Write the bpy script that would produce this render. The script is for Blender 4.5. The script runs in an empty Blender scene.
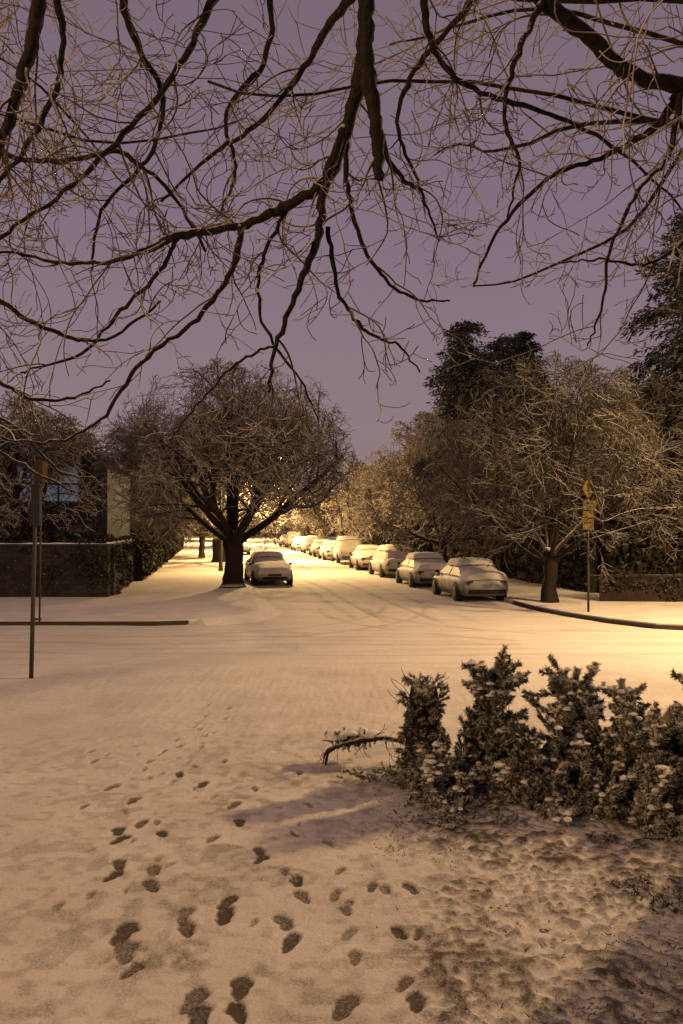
import bpy, math, random
import numpy as np
from mathutils import Vector, Matrix
random.seed(7)
R=random
sc=bpy.context.scene
COL=sc.collection
F=850.0; H=2.6; HY=525.0
def P(px,py,d): return Vector(((px-341.5)/F*d, d, H+(HY-py)/F*d))
def G(px,py,z=0.0):
    d=F*(H-z)/(py-HY); return Vector(((px-341.5)/F*d,d,z))
SA=-0.1535
YAW=math.atan(-SA)

# ------------------------------------------------------------------ materials
def nt(name):
    m=bpy.data.materials.new(name); m.use_nodes=True
    n=m.node_tree; b=n.nodes["Principled BSDF"]
    return m,n,b
def noise(n,scale,detail=4,coord='Object',mapscale=None,rough=.55):
    tc=n.nodes.new('ShaderNodeTexCoord'); t=n.nodes.new('ShaderNodeTexNoise')
    t.inputs['Scale'].default_value=scale; t.inputs['Detail'].default_value=detail
    t.inputs['Roughness'].default_value=rough
    if mapscale:
        mp=n.nodes.new('ShaderNodeMapping'); mp.inputs['Scale'].default_value=mapscale
        n.links.new(tc.outputs[coord],mp.inputs[0]); n.links.new(mp.outputs[0],t.inputs[0])
    else: n.links.new(tc.outputs[coord],t.inputs[0])
    return t.outputs[0]
def ramp(n,src,a,b,va=0.0,vb=1.0):
    r=n.nodes.new('ShaderNodeMapRange'); r.inputs[1].default_value=a; r.inputs[2].default_value=b
    r.inputs[3].default_value=va; r.inputs[4].default_value=vb; n.links.new(src,r.inputs[0]); return r.outputs[0]
def math_(n,op,a,b):
    m=n.nodes.new('ShaderNodeMath'); m.operation=op
    for i,v in enumerate((a,b)):
        if isinstance(v,(int,float)): m.inputs[i].default_value=v
        else: n.links.new(v,m.inputs[i])
    return m.outputs[0]
def mix(n,f,a,b):
    m=n.nodes.new('ShaderNodeMix'); m.data_type='RGBA'
    if isinstance(f,(int,float)): m.inputs[0].default_value=f
    else: n.links.new(f,m.inputs[0])
    for k,v in ((6,a),(7,b)):
        if isinstance(v,tuple): m.inputs[k].default_value=(*v,1)
        else: n.links.new(v,m.inputs[k])
    return m.outputs[2]
def bump(n,b,h,strength,dist):
    bp=n.nodes.new('ShaderNodeBump'); bp.inputs['Strength'].default_value=strength; bp.inputs['Distance'].default_value=dist
    n.links.new(h,bp.inputs['Height']); n.links.new(bp.outputs[0],b.inputs['Normal'])
def normz(n):
    g=n.nodes.new('ShaderNodeNewGeometry'); s=n.nodes.new('ShaderNodeSeparateXYZ')
    n.links.new(g.outputs['Normal'],s.inputs[0]); return s.outputs[2]
def snowy(name,c1,c2,lo=.25,hi=.7,nscale=8,snowmax=1.0,snowcol=(.78,.74,.67),rough=.85,bs=.4,bd=.02,base=0.0):
    m,n,b=nt(name)
    t=noise(n,nscale,5)
    basec=mix(n,ramp(n,t,.35,.65),c1,c2)
    z=normz(n)
    t2=noise(n,nscale*1.7,3)
    f=math_(n,'ADD',z,math_(n,'MULTIPLY',math_(n,'SUBTRACT',t2,.5),.9))
    f=ramp(n,f,lo,hi,base,snowmax)
    c=mix(n,f,basec,snowcol)
    n.links.new(c,b.inputs['Base Color']); b.inputs['Roughness'].default_value=rough
    b.inputs['Specular IOR Level'].default_value=.2
    bump(n,b,t,bs,bd)
    return m
def plain(name,c,rough=.6,metal=0,c2=None,ns=12,emi=None,es=0,spec=.5):
    m,n,b=nt(name)
    if c2 is None: c2=tuple(x*.75 for x in c)
    t=noise(n,ns,4); n.links.new(mix(n,ramp(n,t,.3,.7),c,c2),b.inputs['Base Color'])
    b.inputs['Roughness'].default_value=rough; b.inputs['Metallic'].default_value=metal
    b.inputs['Specular IOR Level'].default_value=spec
    if emi: b.inputs['Emission Color'].default_value=(*emi,1); b.inputs['Emission Strength'].default_value=es
    return m
def ground_mat(name,attr=True,stretch=None,dirtc=(.050,.036,.024),grain=.5):
    m,n,b=nt(name)
    t=noise(n,9,6); t2=noise(n,1.1,4,mapscale=stretch); t3=noise(n,45,5,rough=.7)
    c=mix(n,ramp(n,t2,.35,.7),(.78,.73,.66),(.64,.59,.53))
    c=mix(n,ramp(n,t,.54,.75,0,.35),c,(.42,.37,.32))
    c=mix(n,ramp(n,t3,.52,.8,0,grain),c,(.32,.27,.22))
    if attr:
        a=n.nodes.new('ShaderNodeAttribute'); a.attribute_name='wear'
        w=math_(n,'ADD',a.outputs['Fac'],math_(n,'MULTIPLY',math_(n,'SUBTRACT',noise(n,60,6,rough=.8),.5),math_(n,'MULTIPLY',math_(n,'SUBTRACT',1.15,a.outputs['Fac']),math_(n,'MULTIPLY',a.outputs['Fac'],6.5))))
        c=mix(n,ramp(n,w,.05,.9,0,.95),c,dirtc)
    n.links.new(c,b.inputs['Base Color']); b.inputs['Roughness'].default_value=.8
    b.inputs['Specular IOR Level'].default_value=.25
    bump(n,b,math_(n,'ADD',noise(n,60,4,rough=.7),math_(n,'MULTIPLY',t,1.2)),.9,.014)
    return m
M_GROUND=ground_mat('snow_ground',grain=.7); M_ROAD=ground_mat('snow_road',stretch=(.25,2.2,1),grain=.25)
M_WALK=ground_mat('snow_pavement',attr=False,grain=.25)
M_SNOW=snowy('loose_snow',(.74,.70,.63),(.64,.60,.54),nscale=14,bs=.3)
M_BARK=snowy('dark_bark',(.022,.016,.013),(.040,.029,.022),lo=.55,hi=1.05,nscale=14,snowmax=.75,bs=.9,bd=.02)
M_BARKD=snowy('near_bark',(.009,.006,.005),(.026,.018,.013),lo=.45,hi=.85,nscale=26,snowmax=.85,bs=1.0,bd=.02)
M_TWIG=snowy('snowy_twig',(.05,.036,.026),(.12,.088,.06),lo=.15,hi=.8,nscale=6,snowmax=.9)
M_TWIGL=snowy('frosted_twig',(.11,.080,.052),(.28,.215,.145),lo=-.05,hi=.7,nscale=2.2,snowmax=.9)
M_TWIGM=snowy('street_tree_twig',(.09,.072,.056),(.15,.12,.095),lo=.05,hi=.9,nscale=1.2,snowmax=.75)
M_TWIG1=snowy('broad_tree_twig',(.065,.052,.041),(.11,.09,.072),lo=.1,hi=1.0,nscale=1.2,snowmax=.7)
M_TWIGD=snowy('corner_tree_twig',(.034,.028,.023),(.062,.052,.043),lo=.3,hi=1.1,nscale=1.2,snowmax=.5)
M_FIRB=snowy('dark_conifer',(.009,.011,.010),(.020,.022,.017),lo=.35,hi=1.1,nscale=1.5,snowmax=.32)
M_FIR=snowy('cut_fir_needles',(.028,.030,.012),(.080,.074,.030),lo=.3,hi=1.0,nscale=5,snowmax=.7)
M_FIRS=snowy('snow_laden_needles',(.18,.16,.09),(.36,.33,.23),lo=-.4,hi=.5,nscale=6,snowmax=.95,base=.2)
M_HEDGE=snowy('hedge_leaf',(.012,.013,.009),(.024,.023,.014),lo=.6,hi=1.1,nscale=3,snowmax=.25)
M_DARK=plain('dark_rubber',(.015,.015,.016),.8)
M_GLASS=plain('dark_window_glass',(.02,.02,.022),.2,spec=.6)
M_SIDEG=snowy('frosted_side_glass',(.04,.04,.04),(.18,.17,.16),lo=.0,hi=1.2,nscale=4,snowmax=.5,rough=.5,bs=.05)
M_FROST=snowy('frosted_glass',(.36,.34,.32),(.55,.53,.49),lo=.1,hi=.7,nscale=5,snowmax=.9,rough=.6,bs=.05)
M_KERB=plain('kerb_concrete',(.045,.036,.030),.9)
M_STEEL=plain('galvanised_steel',(.05,.043,.038),.7,.3)
M_YEL=snowy('weathered_yellow_sign',(.12,.08,.018),(.05,.035,.012),lo=.8,hi=1.1,nscale=7,bs=.1)
M_ORG=plain('orange_sign_paint',(.05,.03,.012),.7,spec=.2)
M_BLK=plain('sign_black',(.04,.028,.012),.8,spec=.1)
M_RED=plain('tail_light_red',(.10,.02,.015),.3)
M_WHITEL=plain('headlight_lens',(.4,.4,.4),.15)
M_PLATE=plain('number_plate',(.25,.25,.23),.5)
def brick(name,c1,c2,mort,scale,snow=1):
    m,n,b=nt(name); tc=n.nodes.new('ShaderNodeTexCoord'); br=n.nodes.new('ShaderNodeTexBrick')
    mp=n.nodes.new('ShaderNodeMapping'); mp.inputs['Rotation'].default_value=(math.pi/2,0,0)
    n.links.new(tc.outputs['Object'],mp.inputs[0]); n.links.new(mp.outputs[0],br.inputs[0])
    br.inputs['Scale'].default_value=scale; br.inputs['Color1'].default_value=(*c1,1); br.inputs['Color2'].default_value=(*c2,1)
    br.inputs['Mortar'].default_value=(*mort,1); br.inputs['Mortar Size'].default_value=.015
    z=normz(n); f=ramp(n,z,.5,.8,0,snow)
    c=mix(n,ramp(n,noise(n,3,6,rough=.7),.35,.6,0,.8),br.outputs[0],tuple(x*.35 for x in c1))
    n.links.new(mix(n,f,c,(.75,.72,.65)),b.inputs['Base Color']); b.inputs['Roughness'].default_value=.9
    bump(n,b,noise(n,14,6,rough=.7),1.0,.05)
    return m
M_STONE=brick('stone_wall',(.026,.020,.015),(.048,.037,.027),(.013,.011,.008),1.6,.4)
M_BRICK=brick('red_brick',(.036,.018,.012),(.026,.014,.010),(.016,.013,.011),3.0,.2)
M_SIDING=brick('painted_siding',(.03,.027,.028),(.026,.024,.025),(.016,.014,.015),1.2)
M_SIDINGB=brick('blue_lit_tint_siding',(.075,.085,.105),(.065,.075,.095),(.04,.045,.055),1.2)  # bluish light on the house is put into this siding colour

# ------------------------------------------------------------------ helpers
def mesh_obj(name,verts,faces,mats,parent=None,smooth=True,midx=None):
    me=bpy.data.meshes.new(name)
    me.from_pydata([tuple(v) for v in verts],[],faces)
    if not isinstance(mats,(list,tuple)): mats=[mats]
    for m in mats: me.materials.append(m)
    if midx is not None: me.polygons.foreach_set('material_index',midx)
    me.polygons.foreach_set('use_smooth',[smooth]*len(me.polygons)); me.update()
    o=bpy.data.objects.new(name,me); COL.objects.link(o)
    if parent: o.parent=parent
    return o
def empty(name,loc,label,cat,group=None,rz=0):
    e=bpy.data.objects.new(name,None); e.location=loc; e.rotation_euler=(0,0,rz); e.empty_display_size=.3
    COL.objects.link(e); e['label']=label; e['category']=cat
    if group: e['group']=group
    return e
def tag(o,label,cat,group=None):
    o['label']=label; o['category']=cat
    if group: o['group']=group
def struct(o): o['kind']='structure'
class MB:
    def __init__(s): s.v=[]; s.f=[]; s.m=[]
    def tube(s,pts,rad,sides=4,mi=0,cap=True):
        n=len(pts)
        if n<2: return
        base=len(s.v)
        t0=(pts[1]-pts[0]).normalized()
        ref=Vector((0,0,1)) if abs(t0.z)<.9 else Vector((1,0,0))
        u=t0.cross(ref).normalized()
        for i in range(n):
            t=(pts[min(i+1,n-1)]-pts[max(i-1,0)])
            if t.length<1e-9: t=t0
            t=t.normalized()
            u=(u-t*u.dot(t))
            if u.length<1e-6: u=t.orthogonal()
            u.normalize(); w=t.cross(u)
            for k in range(sides):
                a=2*math.pi*k/sides
                s.v.append(pts[i]+(u*math.cos(a)+w*math.sin(a))*rad[i])
        for i in range(n-1):
            for k in range(sides):
                a=base+i*sides+k; b=base+i*sides+(k+1)%sides
                s.f.append((a,b,b+sides,a+sides)); s.m.append(mi)
        if cap and sides>3:
            s.f.append(tuple(base+(n-1)*sides+k for k in range(sides))); s.m.append(mi)
            s.f.append(tuple(base+k for k in reversed(range(sides)))); s.m.append(mi)
    def box(s,c,d,mi=0,rz=0):
        b=len(s.v); cs,sn=math.cos(rz),math.sin(rz)
        for dx,dy,dz in ((-1,-1,-1),(1,-1,-1),(1,1,-1),(-1,1,-1),(-1,-1,1),(1,-1,1),(1,1,1),(-1,1,1)):
            x,y=dx*d[0]/2,dy*d[1]/2
            s.v.append(Vector((c[0]+x*cs-y*sn,c[1]+x*sn+y*cs,c[2]+dz*d[2]/2)))
        for f in ((0,3,2,1),(4,5,6,7),(0,1,5,4),(1,2,6,5),(2,3,7,6),(3,0,4,7)):
            s.f.append(tuple(b+i for i in f)); s.m.append(mi)
    def poly(s,pts,mi=0):
        b=len(s.v); s.v+= [Vector(p) for p in pts]; s.f.append(tuple(range(b,b+len(pts)))); s.m.append(mi)
    def obj(s,name,mats,parent=None,smooth=True): return mesh_obj(name,s.v,s.f,mats,parent,smooth,s.m)
def rv(): 
    return Vector((R.gauss(0,1),R.gauss(0,1),R.gauss(0,1))).normalized()
def catmull(pts,sub=5,jit=0.0,rj=0.0):
    out=[]; n=len(pts)
    for i in range(n-1):
        p0=pts[max(i-1,0)];p1=pts[i];p2=pts[i+1];p3=pts[min(i+2,n-1)]
        for k in range(sub):
            t=k/sub
            q=[.5*((2*p1[j])+(-p0[j]+p2[j])*t+(2*p0[j]-5*p1[j]+4*p2[j]-p3[j])*t*t+(-p0[j]+3*p1[j]-3*p2[j]+p3[j])*t**3) for j in range(4)]
            out.append(q)
    out.append(list(pts[-1]))
    P3=[Vector(q[:3])+rv()*jit*(1 if 0<i<len(out)-1 else 0) for i,q in enumerate(out)]
    return P3,[max(q[3],.001)*(1+R.uniform(-rj,rj)) for q in out]

def grow(mb,p,d,L,r,lvl,cfg,ok=None):
    nseg=cfg['seg'][lvl]; st=L/nseg
    pts=[p.copy()]; rad=[r]
    cu=cfg.get('curl',0)
    bend=rv()*cu*R.uniform(.5,1.3)
    for i in range(nseg):
        bend=bend*.80+rv()*cu*.5
        b2=bend-d*bend.dot(d)
        kink=rv()*cfg['wig'][lvl]*(2.4 if R.random()<.18 else .8)
        d=(d+kink+b2+cfg['trop'][lvl]).normalized()
        p=p+d*st
        if ok and not ok(p): break
        pts.append(p.copy()); rad.append(r*(1-.6*(i+1)/nseg))
    if len(pts)<2: return
    tgt=mb[0] if lvl<cfg['split'] else mb[1]
    rr=[max(x,cfg['rmin']) for x in rad]
    tgt.tube(pts,rr,cfg['sides'][lvl],0,cap=False)
    if lvl>=cfg['max']: return
    nc=cfg['n'][lvl]; nc=int(nc)+(1 if R.random()<nc-int(nc) else 0)
    for c in range(nc):
        t=cfg['t0'][lvl]+(1-cfg['t0'][lvl])*(c+R.random()*.9)/max(nc,1)
        x=t*(len(pts)-1); i=min(int(x),len(pts)-2); q=pts[i].lerp(pts[i+1],x-i)
        tan=(pts[i+1]-pts[i]).normalized()
        side=rv(); side=(side-tan*side.dot(tan)).normalized()
        a=math.radians(R.uniform(*cfg['ang']))
        nd=tan*math.cos(a)+side*math.sin(a)
        grow(mb,q,nd,L*R.uniform(*cfg['lr']),max(rad[i]*cfg['rr'],cfg['rmin']),lvl+1,cfg,ok)

# ------------------------------------------------------------------ world
w=bpy.data.worlds.new('World'); sc.world=w; w.use_nodes=True; wn=w.node_tree
bg=wn.nodes['Background']
tc=wn.nodes.new('ShaderNodeTexCoord'); sx=wn.nodes.new('ShaderNodeSeparateXYZ')
wn.links.new(tc.outputs['Generated'],sx.inputs[0])
cr=wn.nodes.new('ShaderNodeValToRGB')
el=cr.color_ramp.elements
el[0].position=0.0; el[0].color=(.29,.19,.15,1)
el[1].position=1.0; el[1].color=(.095,.068,.088,1)
e=el.new(.12); e.color=(.275,.198,.220,1)
e=el.new(.35); e.color=(.225,.163,.218,1)
e=el.new(.58); e.color=(.185,.135,.172,1)
nz=wn.nodes.new('ShaderNodeTexNoise'); nz.inputs['Scale'].default_value=1.5; nz.inputs['Detail'].default_value=3
wn.links.new(tc.outputs['Generated'],nz.inputs[0])
mm=wn.nodes.new('ShaderNodeMath'); mm.operation='MULTIPLY_ADD'; mm.inputs[1].default_value=.12
wn.links.new(nz.outputs[0],mm.inputs[0]); 
ms=wn.nodes.new('ShaderNodeMath'); ms.operation='SUBTRACT'; ms.inputs[1].default_value=.06
wn.links.new(sx.outputs[2],ms.inputs[0]); wn.links.new(ms.outputs[0],mm.inputs[2])
wn.links.new(mm.outputs[0],cr.inputs[0]); wn.links.new(cr.outputs[0],bg.inputs[0]); bg.inputs[1].default_value=1.0
sc.view_settings.view_transform='Standard'; sc.view_settings.look='None'; sc.view_settings.exposure=0

# ------------------------------------------------------------------ ground
rng=np.random.default_rng(3)
GR=rng.random((8,256,256))
def vn(x,y,s,k):
    x=x/s; y=y/s; xi=np.floor(x).astype(int); yi=np.floor(y).astype(int)
    fx=x-xi; fy=y-yi; fx=fx*fx*(3-2*fx); fy=fy*fy*(3-2*fy); g=GR[k]
    a=g[xi%256,yi%256];b=g[(xi+1)%256,yi%256];c=g[xi%256,(yi+1)%256];d=g[(xi+1)%256,(yi+1)%256]
    return (a*(1-fx)+b*fx)*(1-fy)+(c*(1-fx)+d*fx)*fy
def ss(v,a,b):
    t=np.clip((v-a)/(b-a),0,1); return t*t*(3-2*t)
def axis(a,b,step,lo,hi,g=1.05):
    mid=list(np.arange(a,b,step)); up=[mid[-1]]; s=step
    while up[-1]<hi: s*=g; up.append(up[-1]+s)
    dn=[mid[0]]; s=step
    while dn[-1]>lo: s*=g; dn.append(dn[-1]-s)
    return np.array(dn[:0:-1]+mid+up[1:])
def grid(name,xs,ys,hf,mat):
    X,Y=np.meshgrid(xs,ys); Z,W=hf(X,Y)
    nx,ny=len(xs),len(ys)
    co=np.stack([X,Y,Z],-1).reshape(-1,3)
    idx=np.arange(nx*ny).reshape(ny,nx)
    f=np.stack([idx[:-1,:-1],idx[:-1,1:],idx[1:,1:],idx[1:,:-1]],-1).reshape(-1,4)
    me=bpy.data.meshes.new(name); me.vertices.add(len(co)); me.vertices.foreach_set('co',co.ravel())
    me.loops.add(f.size); me.loops.foreach_set('vertex_index',f.ravel())
    me.polygons.add(len(f)); me.polygons.foreach_set('loop_start',np.arange(0,f.size,4))
    me.polygons.foreach_set('loop_total',np.full(len(f),4)); me.update(calc_edges=True)
    me.polygons.foreach_set('use_smooth',np.ones(len(f),bool))
    at=me.attributes.new('wear','FLOAT','POINT'); at.data.foreach_set('value',np.clip(W,0,1).ravel().astype(np.float32))
    me.materials.append(mat); o=bpy.data.objects.new(name,me); COL.objects.link(o); struct(o); return o
FP=[(112,784,1),(134,797,1),(119,827,1.1),(121,836,1),(142,819,1),(120,862,1),(115,874,1),(155,868,1.2),(152,884,1.3),(126,930,1.7),(128,948,1.6),(134,966,.8),
(203,781,.9),(180,772,.7),(234,801,.9),(240,818,1),(163,830,.8),(213,836,.7),(260,848,.9),(261,857,.8),(186,912,1),(188,926,1),(228,900,1),(225,914,1),(285,920,1.1),(290,940,1),
(297,880,.8),(303,895,.8),(335,893,.55),(345,907,.55),(348,931,.6),(355,955,.6),(398,930,.8),(419,932,.6),(385,888,.6),(410,887,.7),(371,885,.6),(440,970,.8),(404,981,.7),(415,1000,.9),(456,997,1),
(345,1003,1.3),(241,984,1.2),(238,1010,1),(195,996,1.4),(200,1012,1.4),(372,776,.6),(150,760,.6),(285,870,.6),(340,870,.5),(60,905,.5),(310,800,.5),(95,760,.5),(225,760,.5),(330,840,.5),(180,745,.5),(255,785,.5),(205,735,.5),(300,770,.5)]
_r=random.Random(4)
for k in range(22):
    t=k/22; FP.append((165+t*50+_r.uniform(-28,28),775-t*80,_r.uniform(.25,.45)))
for k in range(26): FP.append((_r.uniform(80,360),_r.uniform(740,960),_r.uniform(.2,.45)))
def hg(X,Y):
    up=1-ss(Y,15.0,16.3)
    Z=-.03+.13*up
    near=(1-ss(Y,14,16.2))
    Z=Z+near*((vn(X,Y,1.9,0)-.5)*.05+(vn(X,Y,.55,1)-.5)*.018+(vn(X,Y,.16,2)-.5)*.010+(vn(X,Y,.06,4)-.5)*.009)
    rough=ss(X+(vn(X,Y,.7,3)-.5)*.9,.0,.95)*(1-ss(Y,7.8,9.6))
    n1=vn(X+5,Y,.10,3); n2=vn(X,Y+9,.04,4); n3=vn(X,Y,.4,5)
    Z=Z+rough*((n1-.5)*.018+(n2-.5)*.034+(n3-.5)*.03)
    W=rough*np.clip(.30+(n1*.25+n2*.65+n3*.4-.65)*1.6,.0,.75)
    W=W+near*np.clip((vn(X,Y,.5,6)*.3+vn(X,Y,.09,7)*.7-.50)*1.3,0,.25)*(1-ss(Y,8,13))
    tr=np.exp(-((X+.85-.05*(Y-5))/.9)**2)*near*(1-ss(Y,9,12))
    W=W+tr*np.clip((vn(X,Y,.22,1)*.6+vn(X,Y,.07,2)*.4-.45)*1.1,0,.22)
    for i,(px,py,s) in enumerate(FP):
        g=G(px,py,.1); rr=.5
        m=(abs(X-g.x)<rr)&(abs(Y-g.y)<rr)
        if not m.any(): continue
        a=((i*37)%100/100-.5)*.9; dx=X[m]-g.x; dy=Y[m]-g.y
        u=dx*math.cos(a)+dy*math.sin(a); v=-dx*math.sin(a)+dy*math.cos(a)
        wd=.056*math.sqrt(s)*(1+.25*np.clip(v/.12,-1,1))*(1-.22*np.exp(-((v+.02)/.03)**2)); ln=.122*math.sqrt(s)
        wob=(vn(X[m],Y[m],.06,2)-.5)*.3
        r=np.sqrt((u/wd)**2+(v/ln)**2)+wob
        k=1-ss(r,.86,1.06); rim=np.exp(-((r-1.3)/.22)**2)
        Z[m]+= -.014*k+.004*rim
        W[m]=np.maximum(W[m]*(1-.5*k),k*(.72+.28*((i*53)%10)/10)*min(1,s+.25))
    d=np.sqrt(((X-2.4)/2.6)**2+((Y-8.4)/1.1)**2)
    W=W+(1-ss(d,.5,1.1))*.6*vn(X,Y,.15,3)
    return Z,W
grid('ground',axis(-2.6,2.8,.016,-700,700),axis(4.1,8.6,.016,-60,900),hg,M_GROUND)
def curve_tracks(X,Y):
    wob=(vn(X,Y*0+3,4,1)-.5)*.5
    S=X-SA*(Y-28.0)
    wb2=(vn(X*0+2,Y,7,2)-.5)*.7
    m=ss(Y,21,25)
    W2=np.zeros_like(X)
    for s0,a in ((.2,.5),(1.6,.5),(-.5,.35),(2.6,.3)): W2=np.maximum(W2,a*np.exp(-((S-s0-wb2)/.13)**2))
    W3=np.zeros_like(X)
    for y0,a in ((17.3,.30),(18.8,.36),(18.1,.2),(20.0,.25),(21.2,.28)): W3=np.maximum(W3,a*np.exp(-((Y-y0-wob)/.13)**2))
    for cx,cy,r0 in ((7.4,26.5,6.6),(7.4,26.5,8.1),(-6,27,7.3),(-6,27,8.6)):
        r=np.sqrt((X-cx)**2+(Y-cy)**2); q=(Y<cy)&((X<cx) if cx>0 else (X>cx))
        W3=np.maximum(W3,.36*np.exp(-((r-r0)/.11)**2)*q)
    return np.maximum(W2*m,W3)
def hr(X,Y):
    T=curve_tracks(X,Y)*(.5+vn(X,Y,.8,4))
    Z=(vn(X,Y,2.5,0)-.5)*.02+(vn(X,Y,.4,5)-.5)*.012-.03*T
    W=T*.62+np.clip(vn(X,Y,1.2,6)-.6,0,1)*.3
    return Z,W
grid('road',axis(-10,12,.075,-300,300,1.1),axis(15.3,30,.075,15.2,420,1.06),hr,M_ROAD)

def block(name,poly,z,slope=None):
    n=len(poly); v=[(x,y,z) for x,y in poly]
    for i,(x,y) in enumerate(poly):
        o=slope[i] if slope else 0
        a=Vector(poly[i-1]);b=Vector(poly[(i+1)%n]); t=(b-a).normalized(); nn=Vector((-t.y,t.x))
        v.append((x+nn.x*o,y+nn.y*o,-.03 if o else -.2))
    f=[tuple(range(n))]+[(i,i+n,(i+1)%n+n,(i+1)%n) for i in range(n)]
    o=mesh_obj(name,v,f,M_WALK,smooth=False); struct(o); return o
def kx_l(y): return -4.04+SA*(y-35.6)
def kx_r(y): return 5.85+SA*(y-28.3)
lc=[(kx_l(y),y) for y in (400,120,60,30,26)]
lc+= [(kx_l(25.2),25.2),(-2.6,23.9),(-3.0,23.0),(-3.7,22.4),(-4.8,22.1),(-9,22.05),(-300,22)]
block('left_pavement',lc+[(-300,400)],.135,[.5,.5,.5,.6,.7,.9,1.0,1.0,.7,0,0,0,0])
rc=[(kx_r(y),y) for y in (400,120,60,34)]+[(5.55,30),(5.68,28),(5.95,26),(6.45,24.2),(7.1,22.6),(7.9,21.4),(9.2,20.8),(11,20.6),(300,20.4)]
block('right_pavement',(rc+[(300,400)])[::-1],.135)
def kerb(name,pts,sgn):
    v=[];f=[]
    n=len(pts)
    for i,(x,y) in enumerate(pts):
        a=Vector(pts[max(i-1,0)]);b=Vector(pts[min(i+1,n-1)]); t=(b-a).normalized(); nn=Vector((-t.y,t.x))*sgn
        for off,z in ((.05,-.1),(.05,.08),(.03,.10),(-.12,.11)):
            v.append((x+nn.x*off,y+nn.y*off,z))
    for i in range(n-1):
        for k in range(3): a=i*4+k; f.append((a,a+1,a+5,a+4))
    o=mesh_obj(name,v,f,M_KERB,smooth=False); struct(o)
    return o
kerb('left_kerb',[(-4.0,22.28),(-4.8,22.1),(-9,22.05),(-300,22)],1)
kerb('right_kerb',rc[5:-2]+[(10.0,20.7)],-1)

# ------------------------------------------------------------------ camera
cam=bpy.data.cameras.new('camera'); co=bpy.data.objects.new('camera',cam); COL.objects.link(co)
cam.sensor_fit='VERTICAL'; cam.sensor_height=36; cam.lens=F/1024*36; cam.clip_end=3000; cam.clip_start=.05
co.location=(0,0,H); co.rotation_euler=(math.radians(90+.88),0,0); sc.camera=co

# ------------------------------------------------------------------ street lamps
M_LENS=plain('lamp_lens_glow',(.8,.6,.3),.4,emi=(1,.66,.30),es=14)
def lamp(loc,aim,power,label,hgt=7.6,arm=1.8,rad=.16,colr=(1,.63,.28)):
    e=empty('street_lamp',loc,label,'street lamp','street lamps along the roads',rz=aim)
    mb=MB(); mb.tube([Vector((0,0,0)),Vector((0,0,.5)),Vector((0,0,hgt*.5)),Vector((0,0,hgt))],[.13,.10,.08,.06],10); mb.obj('pole',M_STEEL,e)
    mb=MB(); pts=[Vector((0,0,hgt-.6)),Vector((arm*.3,0,hgt-.1)),Vector((arm*.7,0,hgt+.15)),Vector((arm,0,hgt+.18))]
    mb.tube(pts,[.04,.04,.035,.03],8); mb.obj('arm',M_STEEL,e)
    mb=MB(); mb.tube([Vector((arm-.1,0,hgt+.2)),Vector((arm+.1,0,hgt+.22)),Vector((arm+.5,0,hgt+.2)),Vector((arm+.65,0,hgt+.17))],[.06,.14,.15,.05],10); mb.obj('lamp_head',M_STEEL,e)
    mb=MB(); mb.tube([Vector((arm+.3,0,hgt+.09)),Vector((arm+.3,0,hgt+.02)),Vector((arm+.3,0,hgt-.03))],[.13,.11,.05],12)
    mb.obj('lamp_lens',M_LENS,e)
    l=bpy.data.lights.new('lamp_light','POINT'); l.energy=power; l.color=colr; l.shadow_soft_size=rad
    lo=bpy.data.objects.new('lamp_light',l); lo.location=(arm+.3,0,hgt-.28); lo.parent=e; COL.objects.link(lo)
lamp((15.0,17.0,.05),math.pi*.95,11800,'tall steel street lamp lit orange beside the crossing road',hgt=8.6,rad=.4)
lamp((-12.4,-6,.05),.7,5000,'tall steel street lamp lit orange beside the snowy verge',hgt=8.4,rad=.25,colr=(1,.58,.23))
for y,p in ((45.5,5500),(60,19000),(82,21000),(112,21000),(150,21000)):
    lamp((kx_l(y)-.9,y,.13),0,p,'steel street lamp glowing orange along the parked cars',hgt=6.0,arm=3.0,colr=(1,.62,.24))

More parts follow.
